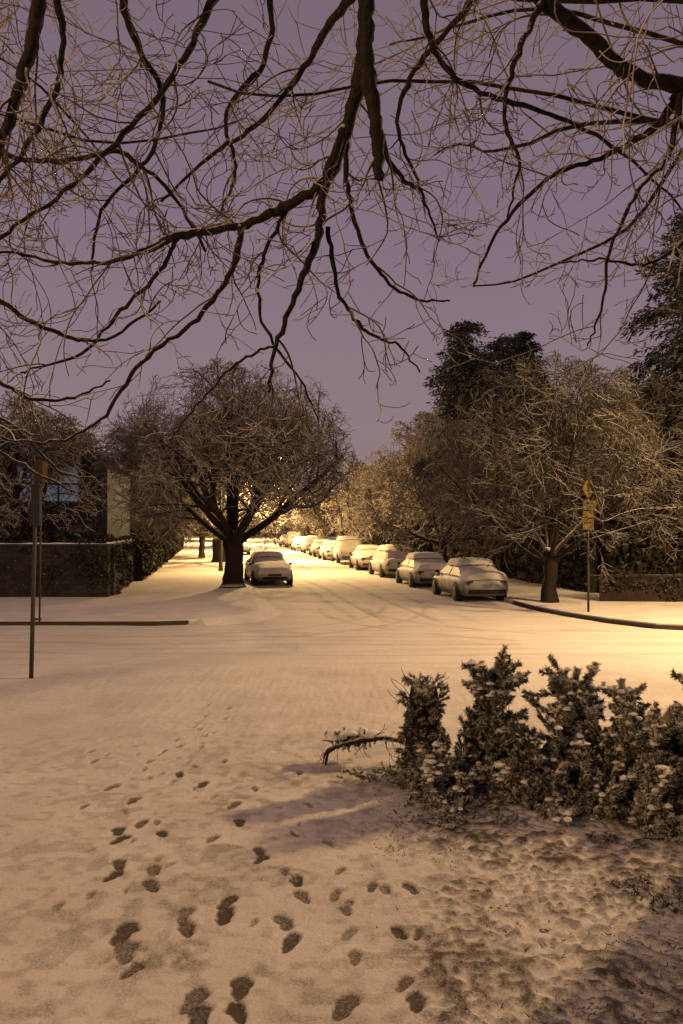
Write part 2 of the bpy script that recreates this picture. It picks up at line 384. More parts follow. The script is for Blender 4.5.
# ------------------------------------------------------------------ overhanging trees
Z3=Vector((0,0,0))
nearcfg=dict(seg=[13,10,7,3],wig=[.16,.20,.24,.3],curl=.21,trop=[Vector((0,0,-.05)),Vector((0,0,-.01)),Vector((0,0,.05)),Z3],
  split=-1,sides=[5,4,3,3],rmin=.0031,max=2,n=[3.8,2.4,.5],t0=[.2,.2,.2],ang=(25,60),lr=(.35,.62),rr=.6)
def okn(p): return p.y>2.8 and p.z>H+.10*p.y
def okf(p): return p.y>3.0 and p.z>H+(.17 if p.x<.3 else .28)*p.y
def over_tree(name,base,label,trunk_pts,limbs,far,seed,nfar):
    R.seed(seed)
    e=empty(name,base,label,'tree','trees overhanging the verge')
    B=Vector(base); tr=MB(); cw=MB()
    tp,trd=catmull(trunk_pts,5,.02); tr.tube(tp,trd,12)
    for L in limbs:
        pts=[]
        for q in L:
            if len(q)==4:
                v=P(q[0],q[1],q[2]); pts.append((v.x,v.y,v.z,q[3]*q[2]/F*(.85 if q[3]>=5 else .72)))
            else: pts.append(q[1])
        pp,rr=catmull(pts,8,.010,.12); tr.tube(pp,rr,8 if rr[0]>.02 else 6)
        tot=sum((pp[i+1]-pp[i]).length for i in range(len(pp)-1))
        n=int(tot*2.4)
        for k in range(n):
            i=R.randrange(len(pp)-1); q=pp[i].lerp(pp[i+1],R.random())
            if abs((q.x)/q.y*F)>480: continue
            tan=(pp[i+1]-pp[i]).normalized(); s=rv(); s=(s-tan*s.dot(tan)).normalized()
            s.y*=.7
            d=(tan*R.uniform(.5,1.1)+s*R.uniform(.5,1)+Vector((0,0,-.05))).normalized()
            grow([cw,cw],q,d,R.uniform(.3,.95),min(rr[i]*.6,R.uniform(.0055,.0095)),0,nearcfg,okn)
    fw=MB()
    fcfg=dict(seg=[16,14,11,7],wig=[.14,.17,.20,.24],curl=.17,trop=[Vector((0,0,-.01)),Vector((0,0,-.03)),Vector((0,0,-.01)),Vector((0,0,.03))],
      split=1,sides=[6,5,4,3],rmin=.0043,max=3,n=[6.5,4.4,3.2,0],t0=[.22,.15,.15,.2],ang=(25,62),lr=(.28,.52),rr=.45)
    for k in range(nfar):
        p,d,L,r=far(k)
        grow([tr,fw],p,d,L,r,0,fcfg,okf)
    for mb,nm,mt in ((tr,'trunk',M_BARKD),(cw,'twigs',M_TWIG),(fw,'crown',M_TWIGL)):
        mb.v=[v-B for v in mb.v]; mb.obj(nm,mt,e)
W_=lambda x,y,z,r:('w',(x,y,z,r))
RB=(3.17,6.3,.06)
limbsR=[
 [W_(3.95,6.2,5.0,.13),W_(2.9,5.6,6.4,.10),W_(1.2,5.0,6.9,.08),(378,-120,4.8,10),(368,-30,4.8,9.5),(364,50,4.8,9),(352,105,4.85,8),(330,172,4.9,7),(288,203,5,6),(240,224,5.1,5),(178,234,5.2,5),(128,256,5.3,3.6),(70,262,5.4,2.8),(0,250,5.5,2),(-40,262,5.6,1.6)],
 [(366,30,4.8,9),(369,80,4.72,9),(377,130,4.7,8),(379,178,4.68,6)],
 [(377,130,4.7,5),(392,165,4.9,4),(416,186,5,3)],
 [W_(3.95,6.2,4.6,.16),(760,120,6.2,13),(683,84,6,10),(632,70,5.8,9),(590,32,5.6,9),(545,-5,5.4,9),(490,-60,5.2,8),(430,-130,5,6)],
 [(345,125,4.85,5.5),(326,180,4.8,5.5),(318,230,4.75,5),(298,290,4.7,4.2),(276,345,4.7,3.2),(268,392,4.7,2)],
 [(328,225,4.8,4),(338,290,4.9,3.2),(366,330,5,2.4),(398,345,5.1,1.9),(420,372,5.2,1.2)],
 [(355,90,4.9,4),(345,150,5.2,4),(352,205,5.4,3.4),(372,262,5.6,2.8),(410,296,5.8,2.2),(450,300,6,1.5)],
 [(240,224,5.1,4.5),(232,270,5,4),(196,318,4.9,3.6),(140,362,4.8,3.2),(100,420,4.7,2.6),(50,442,4.6,2),(-10,436,4.6,1.5)],
 [(178,234,5.2,4),(160,270,5.4,3.2),(120,310,5.6,2.8),(80,352,5.7,2.2),(20,372,5.8,1.6)],
 [(430,-130,5,6),(424,-30,5.3,5),(432,40,5.5,4.5),(468,82,5.7,4),(530,104,5.9,3.5),(590,128,6.1,3),(650,172,6.3,2),(690,215,6.4,1.4)],
 [(683,84,6,6),(662,120,6.2,5),(610,152,6.4,4),(548,178,6.6,3.2),(498,232,6.8,2.4),(474,286,7,1.6)],
 [(683,84,6,5),(672,150,5.8,4),(640,190,5.6,3),(612,246,5.5,2.4),(602,310,5.5,1.8),(588,345,5.5,1)],
 [(760,120,6.2,8),(720,190,6,5),(684,240,5.9,3.2),(650,262,5.8,2.4),(600,258,5.7,1.7),(560,262,5.7,1.2)],
 [(545,-5,5.4,5),(520,50,5.2,4),(505,110,5.1,3.2),(520,160,5,2.4),(508,215,5,1.4)],
 [(490,-60,5.2,6),(470,0,5.8,4.5),(420,60,6.2,4),(398,120,6.5,3),(420,185,6.8,2.3),(440,240,7,1.4)],
 [(368,-30,4.8,6),(330,20,5.2,5),(300,70,5.5,4),(258,120,5.7,3.5),(215,150,6,2.8),(160,200,6.2,2)],
 [(290,203,5,3),(262,260,5.2,3),(262,320,5.3,2.4),(300,380,5.3,1.8),(318,420,5.3,1.1)],
 [(276,345,4.7,2.4),(240,360,4.8,2),(200,400,4.9,1.5),(170,440,5,1)],
]
def farR(k):
    a=math.radians(R.uniform(95,200)); el=R.uniform(.35,.9)
    d=Vector((math.cos(a),math.sin(a)*.75,el)).normalized()
    return Vector((3.9,6.4,R.uniform(5.0,6.9))),d,R.uniform(3.4,5.6),R.uniform(.018,.028)
over_tree('overhanging_tree',RB,'leafless tree with twisted snow-dusted limbs drooping over the verge',
 [(3.17,6.3,.0,.44),(3.17,6.32,.5,.37),(3.32,6.3,2.2,.31),(3.80,6.25,4.2,.27),(3.9,6.3,5.8,.2),(3.9,6.4,7.6,.1)],limbsR,farR,11,15)
LB=(-8.3,5.6,.06)
limbsL=[
 [W_(-5.6,5.6,5.4,.15),W_(-3.6,5.2,6.4,.1),(60,-110,4.6,11),(38,-20,4.5,9),(26,50,4.5,8),(10,110,4.5,6.5),(-30,180,4.6,5)],
 [(45,-50,4.5,7),(60,30,4.7,4.6),(52,90,4.8,4.2),(20,150,4.9,3.6),(-20,200,5,3)],
 [W_(-5.6,5.6,5.2,.12),(-80,100,5.4,7),(0,150,5.4,4.6),(62,158,5.4,4.2),(118,150,5.5,3.6),(170,192,5.6,2.8),(205,250,5.7,2)],
 [W_(-4,5.4,6.6,.09),(240,-80,5.6,6),(208,0,5.4,5),(178,62,5.3,4.5),(122,132,5.3,4),(62,190,5.3,3.2),(0,236,5.3,2.6),(-30,280,5.3,2)],
 [(240,-80,5.6,5),(270,0,6,4.5),(262,60,6.2,4),(225,110,6.4,3.2),(235,170,6.5,2.4),(215,220,6.6,1.5)],
 [(60,-110,4.6,8),(110,-40,5,6),(130,30,5.3,4.6),(160,90,5.5,4),(150,150,5.6,3),(100,210,5.7,2.4),(90,270,5.8,1.6)],
 [(-80,100,5.4,6),(-60,230,5.3,5),(0,300,5.3,4),(50,330,5.4,3),(105,338,5.5,2.4),(160,300,5.6,1.8)],
 [(-60,230,5.3,4.5),(-40,330,5.2,4),(10,388,5.2,3),(60,400,5.3,2.2),(110,380,5.4,1.5)],
 [(-40,330,5.2,4),(-20,430,5,3),(30,468,5,2.4),(75,492,5,1.4)],
 [(-40,330,5.2,3),(-20,400,5.5,2.6),(20,432,5.6,2.2),(58,470,5.7,1.8),(95,478,5.8,1.2)],
]
def farL(k):
    a=math.radians(R.uniform(-5,80)); el=R.uniform(.1,.75)
    d=Vector((math.cos(a),math.sin(a)*.8,el)).normalized()
    return Vector((-5.2,5.7,R.uniform(4.6,6.8))),d,R.uniform(3.6,5.8),R.uniform(.016,.026)
over_tree('overhanging_tree',LB,'leafless tree with fine frosted branches hanging over the footpath',
 [(-8.3,5.6,.0,.42),(-8.3,5.6,.6,.33),(-8.1,5.6,2.4,.28),(-7.0,5.65,4.0,.23),(-5.6,5.6,5.4,.18),(-4.6,5.6,7.0,.08)],limbsL,farL,23,16)

# ------------------------------------------------------------------ street trees
def make_tree(seed,height,spread,trunk_h,tr,n1=6,loc=(0,0,0),label='',up=.35,rm=.011,dens=1.0,mat=None,bark=None,thin=1.0):
    R.seed(seed)
    e=empty('street_tree',loc,label,'tree','bare snow-dusted trees along the street')
    t=MB(); c=MB()
    tp,rd=catmull([(0,0,-.1,tr*1.45),(0,.02,.35,tr*1.05),(.05,0,trunk_h*.6,tr*.92),(0,.0,trunk_h,tr*1.0),(.0,0,trunk_h+.25,tr*.5)],4,.02,.04); t.tube(tp,rd,10)
    cfg=dict(seg=[9,8,6,5,3],wig=[.10,.14,.17,.2,.3],curl=.11,trop=[Vector((0,0,.04)),Vector((0,0,.03)),Vector((0,0,-.01)),Vector((0,0,-.03)),Z3],
      split=2,sides=[7,5,3,3,3],rmin=rm,max=4,n=[6.5*dens,5.4*dens,4.8*dens,3.0*dens,0],t0=[.25,.15,.12,.1,.1],ang=(25,60),lr=(.42,.68),rr=.5)
    zmax=height; sp=spread/2; zc=trunk_h*.9+ (height-trunk_h)*.30
    def ok(p):
        u=(p.x**2+p.y**2)/(sp*sp); hz=(p.z-zc)/((zmax-zc) if p.z>zc else (zc-trunk_h*.45))
        return u+hz*hz<1.08+.2*math.sin(p.x*2.1+p.z*1.7)*math.cos(p.y*2.3)
    for k in range(n1):
        a=2*math.pi*(k+R.random()*.5)/n1; u=R.uniform(up,up+.9)
        d=Vector((math.cos(a),math.sin(a),u)).normalized()
        grow([t,c],Vector((0,0,trunk_h-R.random()*.35)),d,sp*R.uniform(.95,1.25)*1.05,tr*R.uniform(.4,.6)*thin,0,cfg,ok)
    for k in range(2): grow([t,c],Vector((0,0,trunk_h)),Vector((R.uniform(-.3,.3),R.uniform(-.3,.3),1)).normalized(),(zmax-trunk_h)*.85,tr*.5*thin,0,cfg,ok)
    t.obj('trunk',bark or M_BARK,e); c.obj('crown',mat or M_TWIGM,e)
    return e
def copy_thing(e,loc,rz=0,s=1.0,label=None,mat=None):
    c=e.copy(); COL.objects.link(c); c.location=loc; c.rotation_euler=(0,0,rz); c.scale=(s,s,s)
    if label: c['label']=label
    for ch in list(e.children):
        k=ch.copy(); COL.objects.link(k); k.parent=c
        if mat and k.name.startswith('crown'):
            k.material_slots[0].link='OBJECT'; k.material_slots[0].material=mat
    return c
g=G(233,587,.13)
T1=make_tree(31,8.7,10.6,1.9,.40,9,(g.x,g.y,.13),'broad leafless tree with thick forked trunk beside a parked car',rm=.010,dens=1.2,mat=M_TWIG1,bark=M_BARKD,thin=.75,up=.45)
g=G(549,602,.13)
T2=make_tree(47,7.6,8.2,1.5,.23,7,(g.x,g.y,.13),'leafless tree with slender trunk on the corner pavement',up=.6,rm=.010,dens=1.15,mat=M_TWIGD,bark=M_BARKD,thin=.75)
T3=make_tree(59,8.0,7.6,1.8,.22,6,(kx_r(43)+1.5,43,.13),'leafless tree dusted with snow behind parked cars',up=.5,rm=.016,thin=.85)
R.seed(5)
lab='leafless tree dusted with snow along the street'
for y in (57,69,84,100,120,145): copy_thing(T1 if y in(57,100) else T3,(kx_l(y)-.9,y,.13),R.random()*6,R.uniform(.85,1.05),lab,M_TWIGM)
for y in (36.5,52,62,74,88,104,125,150): copy_thing(T3 if y!=62 else T2,(kx_r(y)+1.6,y,.13),R.random()*6,R.uniform(.85,1.0)*(.85 if y==36.5 else 1),lab,M_TWIG1 if y==36.5 else M_TWIGM)
for x,y,s in ((-19,34,1.0),(-13.6,35.2,.95),(-10.8,50,.9),(-16,56,1.1),(-10.5,64,1.0),(-22,60,1.2)): copy_thing(T3,(x,y,.13),R.random()*6,s,'leafless garden tree behind the stone wall',M_TWIGM if x==-13.6 else M_TWIGD)
for x,y,s in ((11.2,31.5,.98),(14.6,29.8,.9),(10.0,38,.9),(17,42,1.0),(13.5,52,1.1),(7.5,58,1.1),(20,36,1.0)): copy_thing(T3,(x,y,.13),R.random()*6,s,'leafless garden tree behind the low brick wall',M_TWIGD)

# ------------------------------------------------------------------ conifers
def conifer(seed,Hh,Rb,loc,label,dens=1.0,grp='dark conifers behind the street',shape=.8,qs=1.0):
    R.seed(seed)
    e=empty('conifer_tree',loc,label,'tree',grp)
    t=MB(); t.tube([Vector((0,0,-.1)),Vector((0,0,Hh*.5)),Vector((0,0,Hh*.97))],[Hh*.022,Hh*.013,.03],8)
    c=MB(); z=Hh*.08
    while z<Hh*.99:
        f=(1-z/Hh); rl=Rb*(f**shape)*1.0+.15
        nb=int(6+6*f*dens)+2
        for k in range(nb):
            a=R.random()*6.283; L=rl*R.uniform(.6,1.18)
            p=Vector((0,0,z+R.uniform(-.2,.2))); d=Vector((math.cos(a),math.sin(a),R.uniform(-.05,.35))).normalized()
            n=max(3,int(L/.45)); pts=[p.copy()]
            for i in range(n):
                d=(d+Vector((0,0,-.13+.05*i/n))+rv()*.08).normalized(); p=p+d*L/n; pts.append(p.copy())
            t.tube(pts,[.035*(1-.8*i/n)+.006 for i in range(n+1)],3,cap=False)
            for i in range(1,n+1):
                for q in range(int(8*dens)):
                    o=pts[i]+Vector((R.gauss(0,.26),R.gauss(0,.26),R.gauss(0,.16)-.06))*(.6+.5*f)
                    s=R.uniform(.08,.19)*(.7+.5*f)*qs; dd=(d+rv()*.8+Vector((0,0,-.25))).normalized(); sd=dd.cross(rv()).normalized()
                    c.poly([o-dd*s,o+sd*s*.3-Vector((0,0,s*.1)),o+dd*s*1.4,o-sd*s*.3-Vector((0,0,s*.1))])
        z+=Hh*.024*R.uniform(.7,1.2)
    t.obj('trunk',M_BARKD,e); c.obj('crown',M_FIRB,e,smooth=False)
    return e
conifer(3,14.8,3.5,(7.5,51,.1),'tall dark conifer with ragged snowy boughs behind bare trees',2.0,shape=.42,qs=1.3)
conifer(4,14.4,2.8,(11.2,52,.1),'tall dark conifer with rounded top behind bare trees',2.0,shape=.5,qs=1.3)
conifer(5,13.4,3.4,(9.2,49,.1),'dark bushy conifer behind the bare corner tree',1.9,shape=.4,qs=1.3)
conifer(6,15.2,5.0,(14.0,33.8,.1),'very tall spruce with drooping snow-laden boughs beside the brick wall',1.7,shape=.62,qs=1.1)

# ------------------------------------------------------------------ hedges / walls
def hedge(name,L,Wd,Hh,loc,rz,label,n,ls=.09,grp='clipped hedges beside the pavement'):
    c=MB()
    nx=max(2,int(L/.5))
    ring=[(-.5,0),(-.52,.5),(-.47,.88),(-.3,.97),(0,1.0),(.3,.97),(.47,.88),(.52,.5),(.5,0)]
    b=len(c.v)
    for i in range(nx+1):
        for (a,h) in ring:
            c.v.append(Vector((-L/2+L*i/nx,a*Wd*.92+R.uniform(-.06,.06),h*Hh*.96+R.uniform(-.08,.08)*(h>0))))
    m=len(ring)
    for i in range(nx):
        for k in range(m-1): a=b+i*m+k; c.f.append((a,a+m,a+m+1,a+1)); c.m.append(0)
    c.f.append(tuple(b+k for k in range(m))); c.m.append(0); c.f.append(tuple(b+nx*m+k for k in reversed(range(m)))); c.m.append(0)
    for i in range(n):
        side=R.random(); x=R.uniform(-L/2,L/2)
        if side<.35: y=R.uniform(-.5,.5)*Wd; z=Hh*R.uniform(.90,1.13)
        elif side<.95: y=(R.choice((-1,1))*.5+R.gauss(0,.05))*Wd; z=R.random()*Hh
        else: x=R.choice((-1,1))*L/2; y=R.uniform(-.5,.5)*Wd; z=R.random()*Hh
        o=Vector((x,y,z)); d=rv(); s=d.cross(rv()).normalized(); q=ls*R.uniform(.6,1.6)
        c.poly([o-d*q,o+s*q*.5,o+d*q,o-s*q*.5])
    o=c.obj(name,M_HEDGE,None,smooth=False); o.location=loc; o.rotation_euler=(0,0,rz); tag(o,label,'hedge',grp)
R.seed(8)
def wall(name,L,Th,Hh,loc,rz,mat,label,cap=.16,ivy=0):
    e=empty(name,loc,label,'wall',None,rz)
    m=MB(); m.box((0,0,Hh/2),(L,Th,Hh)); m.obj('wall_body',mat,e,smooth=False)
    m=MB(); m.box((0,0,Hh+.035),(L+.06,Th+.06,.07)); m.obj('coping',mat,e,smooth=False)
    if ivy:
        c=MB(); cl=[(R.uniform(-L/2,L/2),R.random()**.6*Hh*1.05,R.uniform(.15,.55)) for _ in range(int(L*3.5))]
        for i in range(ivy):
            cx_,cz_,cr_=R.choice(cl)
            x=min(max(cx_+R.gauss(0,cr_),-L/2-.1),L/2+.1); z=min(max(cz_+R.gauss(0,cr_*.6),.02),Hh+.22)
            y=R.choice((-1,-1,1))*(Th/2+R.uniform(.02,.12)) if z<Hh else R.uniform(-.22,.22)
            o=Vector((x,y,z)); d=rv(); s=d.cross(rv()).normalized(); q=R.uniform(.035,.08)
            c.poly([o-d*q,o+s*q*.6,o+d*q,o-s*q*.6])
        c.obj('ivy',M_HEDGE,e,smooth=False)
    if not cap: return
    s=MB(); n=max(4,int(L/.3)); ring=[(-.5,0),(-.46,.55),(-.3,.9),(0,1),(.3,.9),(.46,.55),(.5,0)]
    for i in range(n+1):
        q=R.uniform(.1,1.2)
        for a,h in ring: s.v.append(Vector((-L/2+L*i/n,a*Th*R.uniform(.6,1.1),Hh+.071+h*cap*q)))
    k=len(ring)
    for i in range(n):
        for j in range(k-1): a=i*k+j; s.f.append((a,a+k,a+k+1,a+1)); s.m.append(0)
    s.f.append(tuple(range(k))); s.m.append(0); s.f.append(tuple(n*k+j for j in reversed(range(k)))); s.m.append(0)
    s.obj('snow_cap',M_SNOW,e)
cx,cy=-8.0,29.3
wall('garden_wall',16,.35,1.78,(cx-8,cy,.1),0,M_STONE,'dark stone garden wall capped with thin snow at the corner',cap=.05,ivy=3800)
rzs=math.pi/2+YAW
def along(x0,y0,L): return (x0+SA*L/2*.988,y0+.988*L/2,.1)
wall('garden_wall',7.5,.35,1.78,(cx-.05+SA*4.2,cy+4.1,.1),rzs,M_STONE,'dark stone garden wall running beside the footpath',cap=.05,ivy=3000)
for i in range(6):
    y0=37.4+i*9; hedge('hedge',8.6,1.1,1.7+.25*(i%2),along(-9.3+SA*(y0-37.4),y0,8.6),rzs,'tall dark hedge with snowy top beside the footpath',3500)
wall('brick_wall',9,.3,.80,(12.9,27.4,.12),math.radians(-3),M_BRICK,'low dark brown brick garden wall partly hidden by ivy',cap=0,ivy=2600)
for i in range(5):
    y0=31+i*9.5; hedge('hedge',8.8,1.2,1.5+.4*((i+1)%2),along(9.6+SA*(y0-31),y0,8.8),rzs,'dark shrubby hedge behind the parked cars',3500)
hedge('hedge',10,1.5,2.2,(14.5,31,.1),0,'tall dark hedge behind the low brick wall',7000,.12)
hedge('hedge',14,1.4,1.95,(-15.5,31.4,.1),0,'tall dark hedge behind the stone wall',6000,.12)
hedge('hedge',2.6,.8,2.3,(4.75,6.3,.06),.1,'unseen tall hedge added to shade the near corner of the verge',1500,.07)  # added out of view to block lamplight from the near right ground

# ------------------------------------------------------------------ houses
M_ROOFS=snowy('snowy_roof',(.06,.055,.06),(.08,.075,.08),lo=.2,hi=.6,snowmax=.35,nscale=2)
M_BLUE=plain('dim_blue_window',(.10,.13,.17),.3,emi=(.34,.42,.55),es=.17)
M_FRAME=plain('window_frame_paint',(.10,.10,.11),.6)
M_DOOR=plain('door_paint',(.05,.035,.03),.5)
def house(loc,rz,Wd,D,Hh,rh,label,glass,w_=1.5,sid=None):
    e=empty('house',loc,label,'house','houses along the street',rz)
    m=MB(); m.box((0,0,Hh/2),(Wd,D,Hh))
    m.poly([(-Wd/2,-D/2,Hh),(Wd/2,-D/2,Hh),(0,-D/2,Hh+rh-.02)]); m.poly([(Wd/2,D/2,Hh),(-Wd/2,D/2,Hh),(0,D/2,Hh+rh-.02)])
    m.obj('wall',sid or M_SIDING,e,smooth=False)
    r=MB(); o=.45; th=.2
    for s in (-1,1):
        a=Vector((s*(Wd/2+o),0,Hh-o*rh/(Wd/2))); b=Vector((0,0,Hh+rh))
        ps=[]
        for y in (-D/2-o,D/2+o):
            ps+= [Vector((a.x,y,a.z)),Vector((b.x,y,b.z)),Vector((b.x,y,b.z+th)),Vector((a.x,y,a.z+th))]
        k=len(r.v); r.v+=ps
        for f in ((0,1,2,3),(7,6,5,4),(3,2,6,7),(0,4,5,1),(0,3,7,4),(1,5,6,2)): r.f.append(tuple(k+i for i in f)); r.m.append(0)
    ro=r.obj('roof',M_ROOFS,e,smooth=False)
    m=MB(); m.box((Wd*.22,D*.1,Hh+rh*.75),(.7,.7,1.6)); ch=m.obj('chimney',M_BRICK,ro,smooth=False)
    for x,z in ((-Wd*.3,1.7),(Wd*.02,1.7),(Wd*.36,1.7),(-Wd*.22,4.3),(Wd*.22,4.3)):
        if z>Hh-.5: continue
        h_=1.5; ww=w_ if z>3 else 1.2
        m=MB()
        m.poly([(x-ww/2,-D/2-.01,z-h_/2),(x+ww/2,-D/2-.01,z-h_/2),(x+ww/2,-D/2-.01,z+h_/2),(x-ww/2,-D/2-.01,z+h_/2)])
        wo=m.obj('window',glass if z>3 else M_GLASS,e,smooth=False)
        f=MB()
        for dx in (-ww/2,-ww/6,ww/6,ww/2): f.box((x+dx,-D/2-.04,z),(.08,.07,h_+.1))
        for dz in (-h_/2-.04,0,h_/2+.04): f.box((x,-D/2-.035,z+dz),(ww+.1,.055,.08))
        f.obj('frame',M_FRAME,wo,smooth=False)
    m=MB(); m.box((Wd*.19,-D/2-.03,1.05),(.95,.06,2.1)); d=m.obj('door',M_DOOR,e,smooth=False)
    m=MB(); m.box((Wd*.19+.35,-D/2-.09,1.0),(.06,.05,.12)); m.obj('handle',M_STEEL,d,smooth=False)
house((-15.3,41,.1),.12,9,8,5.2,1.6,'two-storey house with siding tinted as if blue-lit and dim bluish windows behind twigs',M_BLUE,2.6,M_SIDINGB)
house((-19,66,.1),.1,9,9,5.4,2.8,'two-storey dark house with snowy roof',M_GLASS)
house((19,46,.1),-.1,9,8,5.4,2.6,'two-storey dark house behind garden trees',M_GLASS)
house((15,72,.1),-.1,9,8,5.4,2.6,'two-storey dark house behind garden trees',M_GLASS)
house((-2.55,-4.75,.1),math.pi,7,6,5.6,.5,'unseen low-roofed house added to cast shade on the snowy verge',M_GLASS)  # out of view; placed so its eave shadows the near right corner

R.seed(77); c=MB()
for i in range(420):
    x=R.uniform(-170,130); y=R.uniform(175,215); hh=R.uniform(6,13)
    for k in range(26):
        o=Vector((x+R.gauss(0,2.0),y+R.gauss(0,1),R.random()**.8*hh)); d=(rv()+Vector((0,0,1))).normalized(); s=d.cross(rv()).normalized(); q=R.uniform(.7,1.8)
        c.poly([o-d*q,o+s*q*.4,o+d*q,o-s*q*.4])
wd=c.obj('distant_wood',M_TWIGM,None,smooth=False); wd['kind']='stuff'; wd['label']='distant mass of bare trees closing the end of the street'; wd['category']='trees'

# ------------------------------------------------------------------ cars
def car(loc,rz,colr,label,kind='sedan'):
    e=empty('parked_car',loc,label,'car','cars parked along the kerb',rz); e.scale=(.96,.96,.95)
    body=snowy('car_paint',colr,tuple(x*.8 for x in colr),lo=-.3,hi=.8,nscale=3,rough=.55,bs=.05,base=.08)
    if kind=='sedan': z0=-.06; roof=1.38; rb=(-1.80,-.95,.22,1.15); rearz=.96
    elif kind=='wagon': z0=-.02; roof=1.52; rb=(-2.12,-1.65,.30,1.15); rearz=1.02
    else: z0=.08; roof=1.70; rb=(-2.25,-1.85,.25,1.12); rearz=1.10
    st=[(-2.27,.55,.42,rearz-.36),(-2.22,.72,.32,rearz-.14),(-2.08,.82,.27,rearz-.04),(-1.7,.87,.25,rearz),(-1.0,.89,.23,rearz),(0,.89,.22,.97),(1.0,.88,.22,.95),(1.6,.86,.24,.87),(2.0,.80,.27,.79),(2.18,.70,.31,.70),(2.26,.58,.37,.60),(2.30,.42,.44,.52)]
    ring=[(-.80,0),(-.95,.10),(-1,.30),(-1,.50),(-.985,.72),(-.94,.88),(-.84,.97),(-.5,1.02),(0,1.04),(.5,1.02),(.84,.97),(.94,.88),(.985,.72),(1,.50),(1,.30),(.95,.10),(.80,0)]
    m=MB(); k=len(ring)
    for y,wv,zb,zt in st:
        for a,h in ring: m.v.append(Vector((a*wv,y,zb+z0+(zt-zb)*h)))
    for i in range(len(st)-1):
        for j in range(k): a=i*k+j; b=i*k+(j+1)%k; m.f.append((a,b,b+k,a+k)); m.m.append(0)
    m.f.append(tuple(reversed(range(k)))) ; m.m.append(0); m.f.append(tuple((len(st)-1)*k+j for j in range(k))); m.m.append(0)
    zb=.93+z0; b=len(m.v); r0,r1,r2,r3=rb
    lv=[[(-.80,r0),(.80,r0),(.80,r3),(-.80,r3)],[(-.63,r1-.08),(.63,r1-.08),(.63,r2+.1),(-.63,r2+.1)],[(-.48,r1+.12),(.48,r1+.12),(.48,r2-.10),(-.48,r2-.10)]]
    zs=[zb,roof+z0-.06,roof+z0]
    for q,z in zip(lv,zs): m.v+=[Vector((x,y,z)) for x,y in q]
    for l in range(2):
        for j in range(4): a=b+l*4+j; c_=b+l*4+(j+1)%4; m.f.append((a,c_,c_+4,a+4)); m.m.append(0)
    m.f.append((b+8,b+9,b+10,b+11)); m.m.append(0)
    for sx in (-1,1):
        for wy in (-1.38,1.38):
            n=14; pts=[(sx*.896,wy+.40*math.cos(t*6.283/n),.34+z0+.40*math.sin(t*6.283/n)) for t in range(n)]
            m.poly(pts if sx>0 else pts[::-1],1)
    m.box((0,-2.225,.44+z0),(1.35,.12,.14),1); m.box((0,2.27,.42+z0),(1.05,.10,.12),1)
    bo=m.obj('body',[body,M_DARK],e,smooth=True)
    def quad(name,p,mat=M_SIDEG):
        q=MB(); ctr=sum((Vector(x) for x in p),Vector())/4; pts=[Vector(x) for x in p]
        nn=(pts[1]-pts[0]).cross(pts[2]-pts[0]).normalized()
        q.poly([ctr+(x-ctr)*.88+nn*.012 for x in pts]); return q.obj(name,mat,e,smooth=False)
    zr=roof+z0-.06
    quad('rear_window',[(-.80,r0,zb),(.80,r0,zb),(.63,r1-.08,zr),(-.63,r1-.08,zr)],M_FROST)
    quad('windscreen',[(.80,r3,zb),(-.80,r3,zb),(-.63,r2+.1,zr),(.63,r2+.1,zr)],M_FROST)
    ym=(r0+r3)/2; yt=(r1+r2)/2
    quad('side_window',[(.80,r0,zb),(.80,ym,zb),(.63,yt,zr),(.63,r1-.08,zr)]); quad('side_window',[(.80,ym,zb),(.80,r3,zb),(.63,r2+.1,zr),(.63,yt,zr)])
    quad('side_window',[(-.80,ym,zb),(-.80,r0,zb),(-.63,r1-.08,zr),(-.63,yt,zr)]); quad('side_window',[(-.80,r3,zb),(-.80,ym,zb),(-.63,yt,zr),(-.63,r2+.1,zr)])
    for sx in (-1,1):
        for wy in (-1.38,1.38):
            w0=MB(); w0.tube([Vector((sx*.70,wy,.32+z0)),Vector((sx*.74,wy,.32+z0)),Vector((sx*.88,wy,.32+z0)),Vector((sx*.925,wy,.32+z0))],[.29,.32,.32,.28],16)
            wo=w0.obj('wheel',M_DARK,e)
            w1=MB(); w1.tube([Vector((sx*.91,wy,.32+z0)),Vector((sx*.935,wy,.32+z0))],[.19,.17],12); w1.obj('rim',M_STEEL,wo,smooth=False)
        q=MB(); q.box((sx*.56,2.19,.60+z0),(.26,.12,.12)); q.obj('headlight',M_WHITEL,e,smooth=False)
        q=MB(); q.box((sx*.62,-2.205,.74+z0),(.22,.06,.15)); q.obj('tail_light',M_RED,e,smooth=False)
        q=MB(); q.box((sx*.92,.95,1.0+z0),(.14,.09,.11)); q.obj('mirror',M_DARK,e,smooth=False)
    q=MB(); q.box((0,-2.285,.64+z0),(.36,.02,.12)); q.obj('number_plate',M_PLATE,e,smooth=False)
    q=MB(); q.box((0,2.295,.55+z0),(.6,.04,.08)); q.obj('grille',M_BLK,e,smooth=False)
    s=MB()
    def pad(y0,y1,w0,w1,z0_,z1_,t):
        nx,ny=12,10; b=len(s.v)
        for i in range(ny+1):
            v=i/ny; y=y0+(y1-y0)*v; wv=w0+(w1-w0)*v; z=z0_+(z1_-z0_)*v
            for j in range(nx+1):
                u=j/nx*2-1; ed=min(1,(1-abs(u))*3.2,(.5-abs(v-.5))*6); ed=max(0,ed); ed=(ed*(2-ed))**.6
                s.v.append(Vector((u*wv+R.uniform(-.012,.012),y+R.uniform(-.015,.015),z-.03+ed*(t+R.uniform(-.014,.014))-.06*abs(u)**3)))
        for i in range(ny):
            for j in range(nx): a=b+i*(nx+1)+j; s.f.append((a,a+1,a+nx+2,a+nx+1)); s.m.append(0)
